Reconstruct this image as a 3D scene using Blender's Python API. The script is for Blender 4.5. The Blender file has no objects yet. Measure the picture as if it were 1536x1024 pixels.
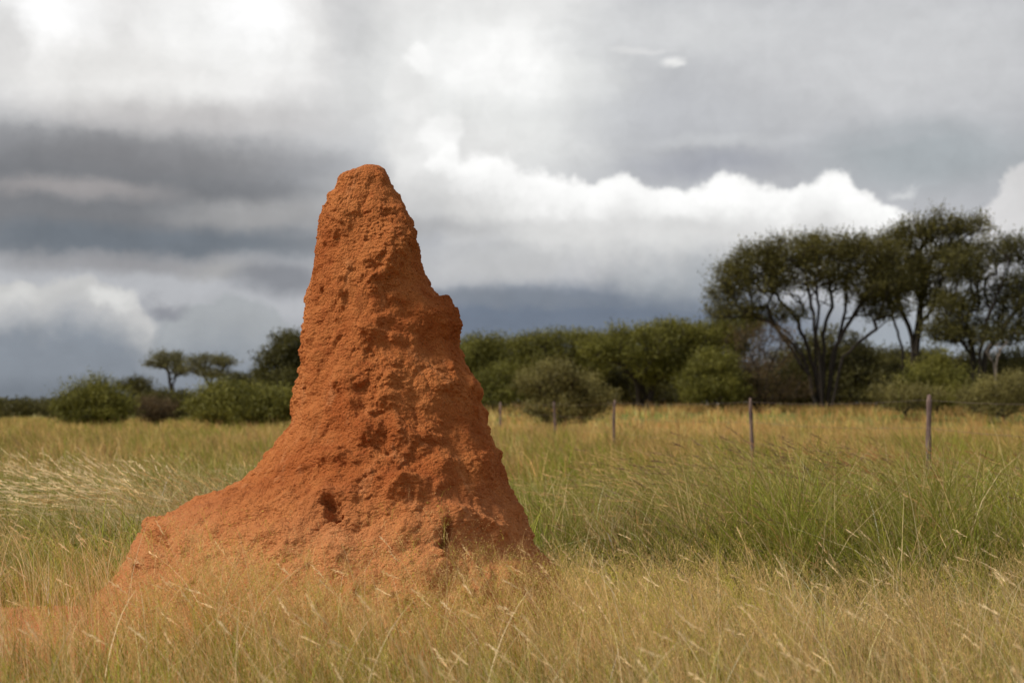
import bpy, math
import numpy as np
R = math.radians
rng = np.random.default_rng(7)

# ------------------------------------------------------------------ camera
scene = bpy.context.scene
CAM_Z = 1.35
F = 2133.3
PITCH = math.atan(103 / F)
cd = bpy.data.cameras.new('camera'); cam = bpy.data.objects.new('camera', cd)
scene.collection.objects.link(cam); scene.camera = cam
cam.location = (0, 0, CAM_Z)
cam.rotation_euler = (R(90) + PITCH, 0, 0)
cd.lens = 50; cd.sensor_width = 36
cd.clip_start = 0.05; cd.clip_end = 6000
cd.dof.use_dof = True; cd.dof.focus_distance = 8.6; cd.dof.aperture_fstop = 2.2
scene.view_settings.view_transform = 'Standard'
scene.view_settings.look = 'None'
scene.view_settings.exposure = 1.4
scene.view_settings.gamma = 1.0
scene.view_settings.use_curve_mapping = False
scene.render.engine = 'CYCLES'
scene.cycles.use_denoising = True
scene.cycles.max_bounces = 6
scene.cycles.transparent_max_bounces = 4


def ray(px, py):
    xc = (px - 768) / F; yc = (512 - py) / F
    c, s = math.cos(PITCH), math.sin(PITCH)
    return np.array([xc, c - s * yc, s + c * yc])


def at(px, py, Y):
    d = ray(px, py)
    return np.array([0, 0, CAM_Z]) + d * (Y / d[1])


# ------------------------------------------------------------------ sun
SUN_EL, SUN_AZ = R(46), R(-108)      # azimuth measured from +Y towards +X: high on the left, a little behind the camera
sl = bpy.data.lights.new('sun', 'SUN'); so = bpy.data.objects.new('sun', sl)
scene.collection.objects.link(so)
sl.energy = 1.5; sl.angle = R(14); sl.color = (1.0, 0.93, 0.82)
sd = (math.cos(SUN_EL) * math.sin(SUN_AZ), math.cos(SUN_EL) * math.cos(SUN_AZ), math.sin(SUN_EL))
from mathutils import Vector
so.rotation_euler = Vector(sd).to_track_quat('Z', 'Y').to_euler()
so.location = (-20, -8, 30)

# ------------------------------------------------------------------ world: storm clouds over a Nishita sky
world = bpy.data.worlds.new('World'); scene.world = world
world.use_nodes = True
nt = world.node_tree; nt.nodes.clear()


class NG:
    """tiny helper for node graphs"""
    def __init__(s, nt): s.nt = nt; s.l = nt.links
    def n(s, typ, **kw):
        nd = s.nt.nodes.new(typ)
        for k, v in kw.items(): setattr(nd, k, v)
        return nd
    def put(s, sock, v):
        if isinstance(v, bpy.types.NodeSocket): s.l.new(v, sock)
        else: sock.default_value = v
    def math(s, op, a, b=0.0, c=None, clamp=False):
        nd = s.n('ShaderNodeMath', operation=op, use_clamp=clamp)
        s.put(nd.inputs[0], a); s.put(nd.inputs[1], b)
        if c is not None: s.put(nd.inputs[2], c)
        return nd.outputs[0]
    def vmath(s, op, a, b=None, c=None):
        nd = s.n('ShaderNodeVectorMath', operation=op)
        s.put(nd.inputs[0], a)
        if b is not None: s.put(nd.inputs[1], b)
        if c is not None: s.put(nd.inputs[2], c)
        return nd.outputs[1] if op in ('LENGTH', 'DOT_PRODUCT', 'DISTANCE') else nd.outputs[0]
    def ramp(s, v, a, b, lo=0.0, hi=1.0):
        nd = s.n('ShaderNodeMapRange', interpolation_type='SMOOTHSTEP')
        s.put(nd.inputs['Value'], v)
        nd.inputs['From Min'].default_value = a; nd.inputs['From Max'].default_value = b
        nd.inputs['To Min'].default_value = lo; nd.inputs['To Max'].default_value = hi
        return nd.outputs[0]
    def mix(s, f, a, b):
        nd = s.n('ShaderNodeMix', data_type='RGBA', clamp_factor=True)
        s.put(nd.inputs[0], f); s.put(nd.inputs[6], a); s.put(nd.inputs[7], b)
        return nd.outputs[2]
    def noise(s, vec, scale, detail=4, rough=0.5, color=False, dist=0.0):
        nd = s.n('ShaderNodeTexNoise')
        if vec is not None: s.put(nd.inputs['Vector'], vec)
        nd.inputs['Scale'].default_value = scale
        nd.inputs['Detail'].default_value = detail
        nd.inputs['Roughness'].default_value = rough
        nd.inputs['Distortion'].default_value = dist
        return nd.outputs['Color' if color else 'Fac']


def lin(r, g=None, b=None):
    if g is None: g = b = r
    f = lambda c: (c / 255 / 12.92) if c <= 10 else ((c / 255 + 0.055) / 1.055) ** 2.4
    return (f(r), f(g), f(b), 1.0)


g = NG(nt)
STR = 0.1
SKY_K = 0.379         # the view is exposed up by 1.4 stop
tc = g.n('ShaderNodeTexCoord')
sep = g.n('ShaderNodeSeparateXYZ'); g.l.new(tc.outputs['Generated'], sep.inputs[0])
az = g.math('ARCTAN2', sep.outputs[0], sep.outputs[1])
el = g.math('ARCSINE', sep.outputs[2])
# direction on the sky: azimuth and elevation scaled to convenient units (1 rad = 2133)
U = g.math('MULTIPLY', az, F); V = g.math('MULTIPLY', el, F)
cmb = g.n('ShaderNodeCombineXYZ'); g.put(cmb.inputs[0], U); g.put(cmb.inputs[1], V)
P0 = cmb.outputs[0]


def azel(px, py):
    d = ray(px, py); d = d / np.linalg.norm(d)
    return math.atan2(d[0], d[1]) * F, math.asin(d[2]) * F


nA = g.noise(P0, 1 / 95, 8, 0.62, True)
nS = g.noise(g.vmath('MULTIPLY', P0, (0.22, 1.0, 1.0)), 1 / 70, 5, 0.55, True)
wA = g.vmath('MULTIPLY', g.vmath('SUBTRACT', nA, (0.5, 0.5, 0.5)), (95, 95, 0))
PA = g.vmath('ADD', P0, wA)                       # billowing warp
wS = g.vmath('MULTIPLY', g.vmath('SUBTRACT', nS, (0.5, 0.5, 0.5)), (160, 46, 0))
PS = g.vmath('ADD', P0, g.vmath('ADD', g.vmath('MULTIPLY', wS, (.55, .7, 0)), g.vmath('MULTIPLY', wA, (.7, .5, 0))))   # layered warp
PT = g.vmath('ADD', P0, g.vmath('MULTIPLY', wA, (.5, .30, 0)))        # light warp for scraps
bigN = g.noise(tc.outputs['Generated'], 2.4, 6, 0.55)
streakN = g.noise(g.vmath('MULTIPLY', P0, (0.25, 1.0, 1.0)), 1 / 60, 5, 0.6)

sky = g.n('ShaderNodeTexSky', sky_type='NISHITA', sun_disc=False)
sky.sun_elevation = SUN_EL; sky.sun_rotation = SUN_AZ
sky.air_density = 1.0; sky.dust_density = 2.0

cur = g.mix(g.ramp(bigN, 0.35, 0.65), lin(136, 138, 143), lin(200, 201, 203))
# clear sky breaks high overhead
clr = g.math('MULTIPLY', g.ramp(bigN, 0.34, 0.26), g.ramp(V, 900, 1400))
skyc = g.vmath('MULTIPLY', sky.outputs[0], (STR, STR, STR))
cur = g.mix(clr, cur, skyc)


def blob(cur, px, py, rx, ry, col, st=1.0, inner=0.1, P=None, mod=None):
    cx, cy = azel(px, py)
    v = g.vmath('MULTIPLY_ADD', P if P is not None else PS, (1 / rx, 1 / ry, 0), (-cx / rx, -cy / ry, 0))
    L = g.vmath('LENGTH', v)
    f = g.ramp(L, 1.0, inner, 0.0, st)
    if mod is not None: f = g.math('MULTIPLY', f, mod)
    c = lin(*col) if isinstance(col, tuple) else lin(col)
    return g.mix(f, cur, c)


def bank(cur, pts, col, fade0, fade1, st=1.0, soft=7, P=None, x0=None, x1=None, amp=1.0):
    """cumulus bank: crisp billowy upper edge through pts, fading out fade0..fade1 below it"""
    P = P if P is not None else PA
    s_ = g.n('ShaderNodeSeparateXYZ'); g.put(s_.inputs[0], P)
    a = [azel(*p) for p in pts]
    lo, hi = min(p[0] for p in a), max(p[0] for p in a)
    y0, y1 = -400.0, 1200.0
    fc = g.n('ShaderNodeFloatCurve')
    t = g.math('DIVIDE', g.math('SUBTRACT', s_.outputs[0], lo), hi - lo, clamp=True)
    g.put(fc.inputs['Value'], t)
    c = fc.mapping.curves[0]
    xs = [(p[0] - lo) / (hi - lo) for p in a]; ys = [(p[1] - y0) / (y1 - y0) for p in a]
    c.points[0].location = (xs[0], ys[0]); c.points[1].location = (xs[-1], ys[-1])
    for x, y in zip(xs[1:-1], ys[1:-1]): c.points.new(x, y)
    for p in c.points: p.handle_type = 'VECTOR'
    fc.mapping.update()
    edge = g.math('MULTIPLY_ADD', fc.outputs[0], y1 - y0, y0)
    d = g.math('SUBTRACT', edge, s_.outputs[1])       # > 0 below the edge
    m = g.math('MULTIPLY', g.ramp(d, -soft, soft), g.ramp(d, fade1, fade0))
    m = g.math('MULTIPLY', m, g.math('MULTIPLY', g.ramp(s_.outputs[0], lo, lo + 25), g.ramp(s_.outputs[0], hi, hi - 25)))
    return g.mix(g.math('MULTIPLY', m, st), cur, lin(*col) if isinstance(col, tuple) else lin(col))


# broad tones (front of the view)
cur = blob(cur, 768, 240, 1500, 620, (180, 182, 186), 1.0, 0.6)
cur = blob(cur, 290, 30, 660, 240, (228, 227, 226), 1.0, 0.35)
cur = blob(cur, 60, 20, 120, 100, 255, 1.0, 0.1, PA)
cur = blob(cur, 330, 60, 200, 130, (242, 242, 241), 0.9, 0.2, PA)
cur = blob(cur, 380, 20, 90, 70, 255, 0.9, 0.1, PA)
cur = blob(cur, 450, 90, 40, 70, (244, 244, 243), 0.6, 0.1, PA)
cur = blob(cur, 150, 120, 300, 90, (232, 231, 229), 0.8, 0.1)
cur = blob(cur, 10, 50, 50, 70, (196, 195, 194), 0.6, 0.1, PA)
cur = blob(cur, 175, 60, 40, 60, (216, 215, 214), 0.5, 0.1, PA)
cur = blob(cur, 540, 60, 90, 190, (188, 189, 191), 0.75, 0.0, PA)
# dark decks on the left
cur = blob(cur, 120, 290, 600, 130, (122, 124, 128), 1.0, 0.3)
cur = blob(cur, 220, 225, 360, 50, (126, 126, 129), 0.7, 0.1)
cur = blob(cur, 260, 175, 330, 40, (176, 173, 173), 0.6, 0.1)
cur = blob(cur, 110, 280, 200, 26, (162, 158, 158), 0.8, 0.1)
cur = blob(cur, 390, 318, 200, 36, (162, 162, 163), 0.9, 0.1)
cur = blob(cur, 200, 358, 500, 36, (112, 119, 127), 1.0, 0.2)
cur = blob(cur, 200, 392, 300, 26, (146, 146, 149), 0.8, 0.1)
cur = blob(cur, 340, 402, 90, 24, (166, 166, 166), 0.8, 0.1)
cur = blob(cur, 430, 415, 110, 40, (124, 127, 134), 0.8, 0.2)
# smooth slate sky near the horizon
cur = blob(cur, 200, 560, 620, 110, (134, 141, 150), 1.0, 0.45)
cur = blob(cur, 60, 600, 300, 45, (116, 123, 132), 0.8, 0.2)
cur = blob(cur, 900, 500, 460, 100, (112, 122, 137), 1.0, 0.5)
cur = blob(cur, 1020, 400, 130, 80, (160, 165, 170), 0.9, 0.3)
cur = blob(cur, 1450, 520, 300, 120, (152, 160, 168), 0.9, 0.3)
cur = bank(cur, [(-200, 430), (-60, 425), (0, 420), (60, 427), (120, 424), (185, 436), (215, 462), (240, 478)], (196, 196, 195), 10, 95, 0.9, 7)
cur = bank(cur, [(215, 478), (260, 466), (290, 452), (340, 447), (395, 458), (430, 475), (480, 505)], (164, 168, 171), 20, 115, 0.85, 8)
cur = blob(cur, 165, 452, 50, 22, (226, 226, 224), 0.8, 0.1, PA)
cur = blob(cur, 30, 445, 60, 26, (212, 212, 210), 0.7, 0.1, PA)
cur = blob(cur, 250, 460, 50, 24, (130, 132, 140), 0.75, 0.1, PA)
# bright high veil in the middle and the grey lens above the cumulus
cur = blob(cur, 740, 130, 290, 230, (228, 229, 228), 1.0, 0.3)
cur = blob(cur, 760, 10, 240, 100, (232, 232, 231), 0.8, 0.1)
cur = blob(cur, 740, 95, 170, 80, (254, 254, 253), 0.9, 0.1)
cur = blob(cur, 1330, 70, 460, 170, (204, 205, 207), 0.85, 0.2)
cur = blob(cur, 1000, 40, 240, 80, (216, 217, 218), 0.7, 0.1)
cur = blob(cur, 1000, 175, 230, 60, (192, 194, 198), 0.6, 0.1)
cur = blob(cur, 1080, 215, 170, 18, (196, 198, 201), 0.8, 0.1)
cur = blob(cur, 1070, 248, 170, 28, (162, 165, 173), 0.9, 0.1)
cur = blob(cur, 1390, 235, 230, 75, (162, 169, 173), 0.85, 0.2)
cur = blob(cur, 1330, 210, 120, 16, (176, 180, 184), 0.7, 0.1)
cur = blob(cur, 1010, 92, 24, 11, (236, 236, 235), 1.0, 0.0, PT)
cur = blob(cur, 1020, 97, 14, 7, (240, 240, 239), 0.8, 0.0, PT)
cur = blob(cur, 960, 76, 60, 8, (222, 222, 222), 0.7, 0.1, PS)
# great cumulus bank
edge = [(655, 225), (697, 236), (740, 240), (785, 266),
        (850, 272), (930, 262), (975, 276), (1020, 280), (1060, 270), (1130, 278), (1185, 290), (1205, 270), (1250, 272),
        (1290, 298), (1345, 312), (1380, 330), (1430, 352)]
cur = blob(cur, 690, 250, 150, 120, (222, 222, 221), 0.9, 0.2, PS)
cur = bank(cur, edge, (218, 218, 217), 60, 165, 1.0, 6)
cur = bank(cur, edge, (252, 252, 251), 14, 80, 0.95, 10)
for bx_, by_, rx_, ry_, c_ in ((625, 215, 62, 70, 226), (612, 130, 48, 60, 232), (628, 88, 36, 22, 246), (655, 200, 40, 46, 243), (640, 260, 60, 50, 232), (668, 232, 34, 30, 250)):
    cur = blob(cur, bx_, by_, rx_, ry_, (c_, c_, c_ - 1), 0.9, 0.45, PA)
cur = blob(cur, 720, 265, 60, 30, (254, 254, 253), 0.8, 0.1, PA)
cur = blob(cur, 600, 300, 200, 60, (198, 198, 198), 0.6, 0.2)
cur = blob(cur, 640, 340, 240, 26, (170, 171, 173), 0.7, 0.1)
cur = blob(cur, 1000, 338, 330, 24, (205, 205, 205), 0.5, 0.1)
cur = blob(cur, 740, 395, 170, 42, (188, 189, 190), 0.9, 0.2)
cur = blob(cur, 760, 448, 260, 22, (126, 133, 143), 0.8, 0.2)
cur = bank(cur, [(1455, 345), (1475, 308), (1500, 268), (1525, 250), (1570, 242), (1700, 240)], (214, 213, 213), 60, 160, 0.9, 9)
cur = blob(cur, 1358, 292, 30, 12, (208, 210, 211), 0.8, 0.0, PA)
# fine cloud texture
fac = g.math('MULTIPLY_ADD', streakN, 0.20, 0.93)
fac2 = g.math('MULTIPLY_ADD', g.noise(PA, 1 / 60, 7, 0.6), 0.30, 0.85)
cur = g.vmath('MULTIPLY', cur, g.vmath('SCALE', (1, 1, 1)) if False else (1, 1, 1))
sc = g.n('ShaderNodeVectorMath', operation='SCALE'); g.put(sc.inputs[0], cur); g.put(sc.inputs['Scale'], g.math('MULTIPLY', fac, fac2))
sc2 = g.n('ShaderNodeVectorMath', operation='SCALE'); g.put(sc2.inputs[0], sc.outputs[0]); sc2.inputs['Scale'].default_value = SKY_K / STR
bg = g.n('ShaderNodeBackground'); bg.inputs['Strength'].default_value = STR
g.l.new(sc2.outputs[0], bg.inputs['Color'])
wo = g.n('ShaderNodeOutputWorld'); g.l.new(bg.outputs[0], wo.inputs[0])
world.cycles.sampling_method = 'MANUAL'; world.cycles.sample_map_resolution = 512

# ------------------------------------------------------------------ helpers


def hash3(ix, iy, iz, seed):
    h = (ix.astype(np.int64) * 374761393 + iy.astype(np.int64) * 668265263 + iz.astype(np.int64) * 2147483647 + seed * 974711) & 0xffffffff
    h = ((h ^ (h >> 13)) * 1274126177) & 0xffffffff
    h = (h ^ (h >> 16)) & 0xffffffff
    return h


def vnoise(p, seed=0):
    """gradient noise, p (N,3) -> about -1..1"""
    p = np.asarray(p, float)
    i = np.floor(p); f = p - i; i = i.astype(np.int64)
    w = f * f * f * (f * (f * 6 - 15) + 10)
    out = 0
    for dx in (0, 1):
        for dy in (0, 1):
            for dz in (0, 1):
                h = hash3(i[:, 0] + dx, i[:, 1] + dy, i[:, 2] + dz, seed)
                gx = ((h & 1023) / 511.5 - 1); gy = (((h >> 10) & 1023) / 511.5 - 1); gz = (((h >> 20) & 1023) / 511.5 - 1)
                d = gx * (f[:, 0] - dx) + gy * (f[:, 1] - dy) + gz * (f[:, 2] - dz)
                ww = (w[:, 0] if dx else 1 - w[:, 0]) * (w[:, 1] if dy else 1 - w[:, 1]) * (w[:, 2] if dz else 1 - w[:, 2])
                out = out + d * ww
    return out * 1.4


def fbm(p, oct=4, seed=0, gain=0.5):
    s = 0; a = 1; t = 0
    for k in range(oct):
        s = s + a * vnoise(p * 2 ** k, seed + k * 17); t += a; a *= gain
    return s / t


def sstep(x, a, b):
    t = np.clip((np.asarray(x, float) - a) / (b - a), 0, 1)
    return t * t * (3 - 2 * t)


def mesh_np(name, V, Fc, mat, cols=None, smooth=False, parent=None, loc=None):
    """V (n,3), Fc (m,k) with k 3 or 4"""
    V = np.ascontiguousarray(V, dtype=np.float32); Fc = np.ascontiguousarray(Fc, dtype=np.int32)
    me = bpy.data.meshes.new(name)
    m, k = Fc.shape
    me.vertices.add(len(V)); me.vertices.foreach_set('co', V.ravel())
    me.loops.add(m * k); me.loops.foreach_set('vertex_index', Fc.ravel())
    me.polygons.add(m)
    me.polygons.foreach_set('loop_start', np.arange(0, m * k, k, dtype=np.int32))
    me.polygons.foreach_set('loop_total', np.full(m, k, dtype=np.int32))
    if smooth: me.polygons.foreach_set('use_smooth', np.ones(m, dtype=bool))
    if cols is not None:
        at_ = me.attributes.new('tint', 'FLOAT_COLOR', 'POINT')
        c = np.ones((len(V), 4), np.float32); c[:, :3] = cols
        at_.data.foreach_set('color', c.ravel())
    me.update(calc_edges=True); me.validate()
    me.materials.append(mat)
    o = bpy.data.objects.new(name, me); scene.collection.objects.link(o)
    if parent is not None: o.parent = parent
    if loc is not None: o.location = loc
    return o


def tag(o, label=None, cat=None, group=None, kind=None):
    if label: o['label'] = label
    if cat: o['category'] = cat
    if group: o['group'] = group
    if kind: o['kind'] = kind
    return o


def empty(name, loc):
    o = bpy.data.objects.new(name, None); scene.collection.objects.link(o); o.location = loc
    o.empty_display_size = 0.2
    return o


def mat(name):
    m = bpy.data.materials.new(name); m.use_nodes = True
    m.node_tree.nodes.clear()
    return m, NG(m.node_tree)


def finish(gg, shader):
    o = gg.n('ShaderNodeOutputMaterial'); gg.l.new(shader, o.inputs[0])


# ------------------------------------------------------------------ materials
def leaf_mat(name, trans=0.3, rough=0.6, scale=1.0):
    m, q = mat(name)
    a = q.n('ShaderNodeAttribute', attribute_name='tint')
    col = a.outputs['Color']
    pr = q.n('ShaderNodeBsdfPrincipled'); q.put(pr.inputs['Base Color'], col)
    pr.inputs['Roughness'].default_value = rough
    pr.inputs['Specular IOR Level'].default_value = 0.25
    tr = q.n('ShaderNodeBsdfTranslucent'); q.put(tr.inputs['Color'], col)
    mx = q.n('ShaderNodeMixShader'); mx.inputs[0].default_value = trans
    q.l.new(pr.outputs[0], mx.inputs[1]); q.l.new(tr.outputs[0], mx.inputs[2])
    finish(q, mx.outputs[0])
    return m


M_GRASS = leaf_mat('grass_blades', 0.35, 0.55)
M_LEAF = leaf_mat('foliage', 0.34, 0.6)

M_BARK, q = mat('bark')
tcq = q.n('ShaderNodeTexCoord')
nn = q.noise(tcq.outputs['Object'], 6, 5, 0.6)
pr = q.n('ShaderNodeBsdfPrincipled'); pr.inputs['Roughness'].default_value = 0.9
q.put(pr.inputs['Base Color'], q.mix(nn, (0.010, 0.008, 0.006, 1), (0.040, 0.028, 0.021, 1)))
finish(q, pr.outputs[0])

M_DEAD, q = mat('dead_wood')
tcq = q.n('ShaderNodeTexCoord')
nn = q.noise(tcq.outputs['Object'], 8, 4, 0.6)
pr = q.n('ShaderNodeBsdfPrincipled'); pr.inputs['Roughness'].default_value = 0.9
q.put(pr.inputs['Base Color'], q.mix(nn, (0.10, 0.08, 0.07, 1), (0.24, 0.20, 0.17, 1)))
finish(q, pr.outputs[0])

M_POST, q = mat('weathered_post')
tcq = q.n('ShaderNodeTexCoord')
nn = q.noise(q.vmath('MULTIPLY', tcq.outputs['Object'], (1, 1, 0.15)), 40, 5, 0.6)
nb = q.noise(tcq.outputs['Object'], 5, 3, 0.5)
pr = q.n('ShaderNodeBsdfPrincipled'); pr.inputs['Roughness'].default_value = 0.9
c1 = q.mix(nn, (0.05, 0.03, 0.028, 1), (0.20, 0.13, 0.115, 1))
q.put(pr.inputs['Base Color'], q.mix(q.ramp(nb, 0.45, 0.7), c1, (0.23, 0.16, 0.13, 1)))
bp = q.n('ShaderNodeBump'); bp.inputs['Distance'].default_value = 0.01; q.put(bp.inputs['Height'], nn)
q.l.new(bp.outputs[0], pr.inputs['Normal'])
finish(q, pr.outputs[0])

M_WIRE, q = mat('rusty_wire')
pr = q.n('ShaderNodeBsdfPrincipled'); pr.inputs['Roughness'].default_value = 0.6; pr.inputs['Metallic'].default_value = 0.6
pr.inputs['Base Color'].default_value = (0.20, 0.15, 0.13, 1)
finish(q, pr.outputs[0])

# red termite earth
M_MOUND, q = mat('termite_earth')
tcq = q.n('ShaderNodeTexCoord'); OB = tcq.outputs['Object']
n1 = q.noise(OB, 2.2, 5, 0.6)
n2 = q.noise(OB, 14, 6, 0.65)
n3 = q.noise(OB, 75, 4, 0.6)
col = q.mix(q.ramp(n1, 0.35, 0.65), (0.38, 0.104, 0.026, 1), (0.52, 0.180, 0.054, 1))
col = q.mix(q.math('MULTIPLY', q.ramp(n2, 0.45, 0.75), 0.6), col, (0.31, 0.074, 0.019, 1))
sx = q.n('ShaderNodeSeparateXYZ'); q.l.new(OB, sx.inputs[0])
low = q.ramp(q.math('ADD', sx.outputs[2], q.math('MULTIPLY', n1, 0.5)), 1.25, 0.75)
col = q.mix(q.math('MULTIPLY', low, 0.55), col, (0.66, 0.30, 0.125, 1))
col = q.mix(q.math('MULTIPLY', q.ramp(n3, 0.58, 0.72), 0.35), col, (0.60, 0.28, 0.12, 1))
run = q.noise(q.vmath('ADD', q.vmath('MULTIPLY', OB, (9, 9, 1.3)), q.vmath('MULTIPLY', q.noise(OB, 5, 3, 0.5, True), (1.5, 1.5, .5))), 1.0, 4, 0.6)
col = q.mix(q.math('MULTIPLY', q.ramp(run, 0.56, 0.72), 0.40), col, (0.66, 0.29, 0.125, 1))     # pale dried runnels of washed soil
col = q.mix(q.math('MULTIPLY', q.ramp(run, 0.42, 0.28), 0.40), col, (0.30, 0.066, 0.018, 1))
pr = q.n('ShaderNodeBsdfPrincipled'); pr.inputs['Roughness'].default_value = 0.95
pr.inputs['Specular IOR Level'].default_value = 0.15
q.put(pr.inputs['Base Color'], col)
vor = q.n('ShaderNodeTexVoronoi'); vor.inputs['Scale'].default_value = 46
q.put(vor.inputs['Vector'], q.vmath('ADD', q.vmath('MULTIPLY', OB, (1, 1, 1.7)), q.vmath('MULTIPLY', q.noise(OB, 20, 3, 0.5, True), (0.05, 0.05, 0.05))))
hgt = q.math('ADD', q.math('MULTIPLY', vor.outputs['Distance'], -0.5), q.math('ADD', q.math('MULTIPLY', n3, 0.8), q.math('MULTIPLY', q.noise(OB, 210, 3, 0.6), 0.35)))
bp = q.n('ShaderNodeBump'); bp.inputs['Distance'].default_value = 0.024; bp.inputs['Strength'].default_value = 1.0
q.put(bp.inputs['Height'], hgt)
q.l.new(bp.outputs[0], pr.inputs['Normal'])
finish(q, pr.outputs[0])

# ground soil
M_GROUND, q = mat('savanna_soil')
tcq = q.n('ShaderNodeTexCoord'); OB = tcq.outputs['Object']
n1 = q.noise(OB, 0.35, 5, 0.6); n2 = q.noise(OB, 3.0, 6, 0.65); n3 = q.noise(OB, 30, 4, 0.6)
n0 = q.noise(q.vmath('MULTIPLY', OB, (0.35, 1, 1)), 0.03, 4, 0.55)
veg = q.mix(q.ramp(n0, 0.42, 0.6), (0.13, 0.145, 0.035, 1), (0.36, 0.27, 0.10, 1))
veg = q.mix(q.math('MULTIPLY', q.ramp(n1, 0.4, 0.65), 0.5), veg, (0.16, 0.15, 0.05, 1))
soil = q.mix(q.ramp(n2, 0.35, 0.7), (0.10, 0.055, 0.026, 1), (0.21, 0.115, 0.055, 1))
sx = q.n('ShaderNodeSeparateXYZ'); q.l.new(OB, sx.inputs[0])
side = q.math('SUBTRACT', q.math('ABSOLUTE', sx.outputs[0]), q.math('MULTIPLY', sx.outputs[1], 0.43))
col = q.mix(q.math('MAXIMUM', q.ramp(sx.outputs[1], 30, 70), q.ramp(side, 1.0, 3.0)), soil, veg)
# red spill of earth around the mound
dv = q.vmath('MULTIPLY_ADD', OB, (1 / 3.0, 1 / 2.6, 0), (1.9 / 3.0, -7.9 / 2.6, 0))
rd = q.ramp(q.math('ADD', q.vmath('LENGTH', dv), q.math('MULTIPLY', q.math('SUBTRACT', n2, 0.5), 0.9)), 1.05, 0.75)
red = q.mix(n3, (0.34, 0.105, 0.037, 1), (0.52, 0.215, 0.095, 1))
col = q.mix(rd, col, red)
pr = q.n('ShaderNodeBsdfPrincipled'); pr.inputs['Roughness'].default_value = 0.95; pr.inputs['Specular IOR Level'].default_value = 0.1
q.put(pr.inputs['Base Color'], col)
bp = q.n('ShaderNodeBump'); bp.inputs['Distance'].default_value = 0.05
q.put(bp.inputs['Height'], q.math('ADD', n2, q.math('MULTIPLY', n3, 0.4)))
q.l.new(bp.outputs[0], pr.inputs['Normal'])
finish(q, pr.outputs[0])


# ------------------------------------------------------------------ terrain
def H(x, y):
    x = np.asarray(x, float); y = np.asarray(y, float)
    h = 0.12 * sstep(y, 13, 20) + 0.18 * sstep(y, 18, 50)
    u = x / np.maximum(y, 1)
    h = h - 0.10 * sstep(u, -0.10, 0.0) * sstep(y, 16, 20) * 0
    h = h + 0.97 * sstep(y, 56, 78) * sstep(u, -0.12, -0.02) * (1 - 0.6 * sstep(y, 120, 500))
    p = np.stack([x * 0.12, y * 0.12, np.zeros_like(x)], -1).reshape(-1, 3)
    h = h + 0.10 * vnoise(p, 3).reshape(x.shape) * sstep(y, 4, 14)
    p = np.stack([x * 0.9, y * 0.9, np.zeros_like(x)], -1).reshape(-1, 3)
    h = h + 0.03 * vnoise(p, 5).reshape(x.shape)
    # spill of red earth towards the left of the mound
    e = ((x + 2.6) / 1.9) ** 2 + ((y - 8.5) / 0.85) ** 2
    h = h + 0.17 * np.exp(-e * 1.1)
    # shallow hollow behind the foreground grass on the right
    h = h - 0.34 * sstep(u, 0.03, 0.1) * sstep(y, 8.7, 9.8) * (1 - sstep(y, 10.6, 12.2))
    return h


def build_ground():
    s = np.linspace(-1, 1, 361)
    ax = np.sinh(s * 6.6) / np.sinh(6.6) * 2600
    t = np.linspace(0, 1, 420)
    ay = np.sinh((t * 2 - 0.72) * 5.2); ay = (ay - ay[0]) / (ay[-1] - ay[0]) * 3200 - 18
    # finer regular rows close in
    ay = np.unique(np.concatenate([np.arange(-18, 2, 1.0), np.arange(2, 16, 0.12), np.arange(16, 90, 0.8), np.geomspace(90, 3200, 70)]))
    ax = np.unique(np.concatenate([np.arange(-9, 9, 0.14), np.arange(-60, -9, 1.0), np.arange(9, 60, 1.0), np.geomspace(60, 2600, 40), -np.geomspace(60, 2600, 40)]))
    X, Y = np.meshgrid(ax, ay)
    Z = H(X, Y)
    V = np.stack([X, Y, Z], -1).reshape(-1, 3)
    nx, ny = len(ax), len(ay)
    i = np.arange(nx - 1)[None, :] + np.arange(ny - 1)[:, None] * nx
    Fc = np.stack([i, i + 1, i + nx + 1, i + nx], -1).reshape(-1, 4)
    o = mesh_np('ground', V, Fc, M_GROUND, smooth=True)
    tag(o, 'dry savanna ground of brown and red soil under the grass', 'ground', kind='structure')


build_ground()

# ------------------------------------------------------------------ termite mound
MD = 9.0


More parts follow.
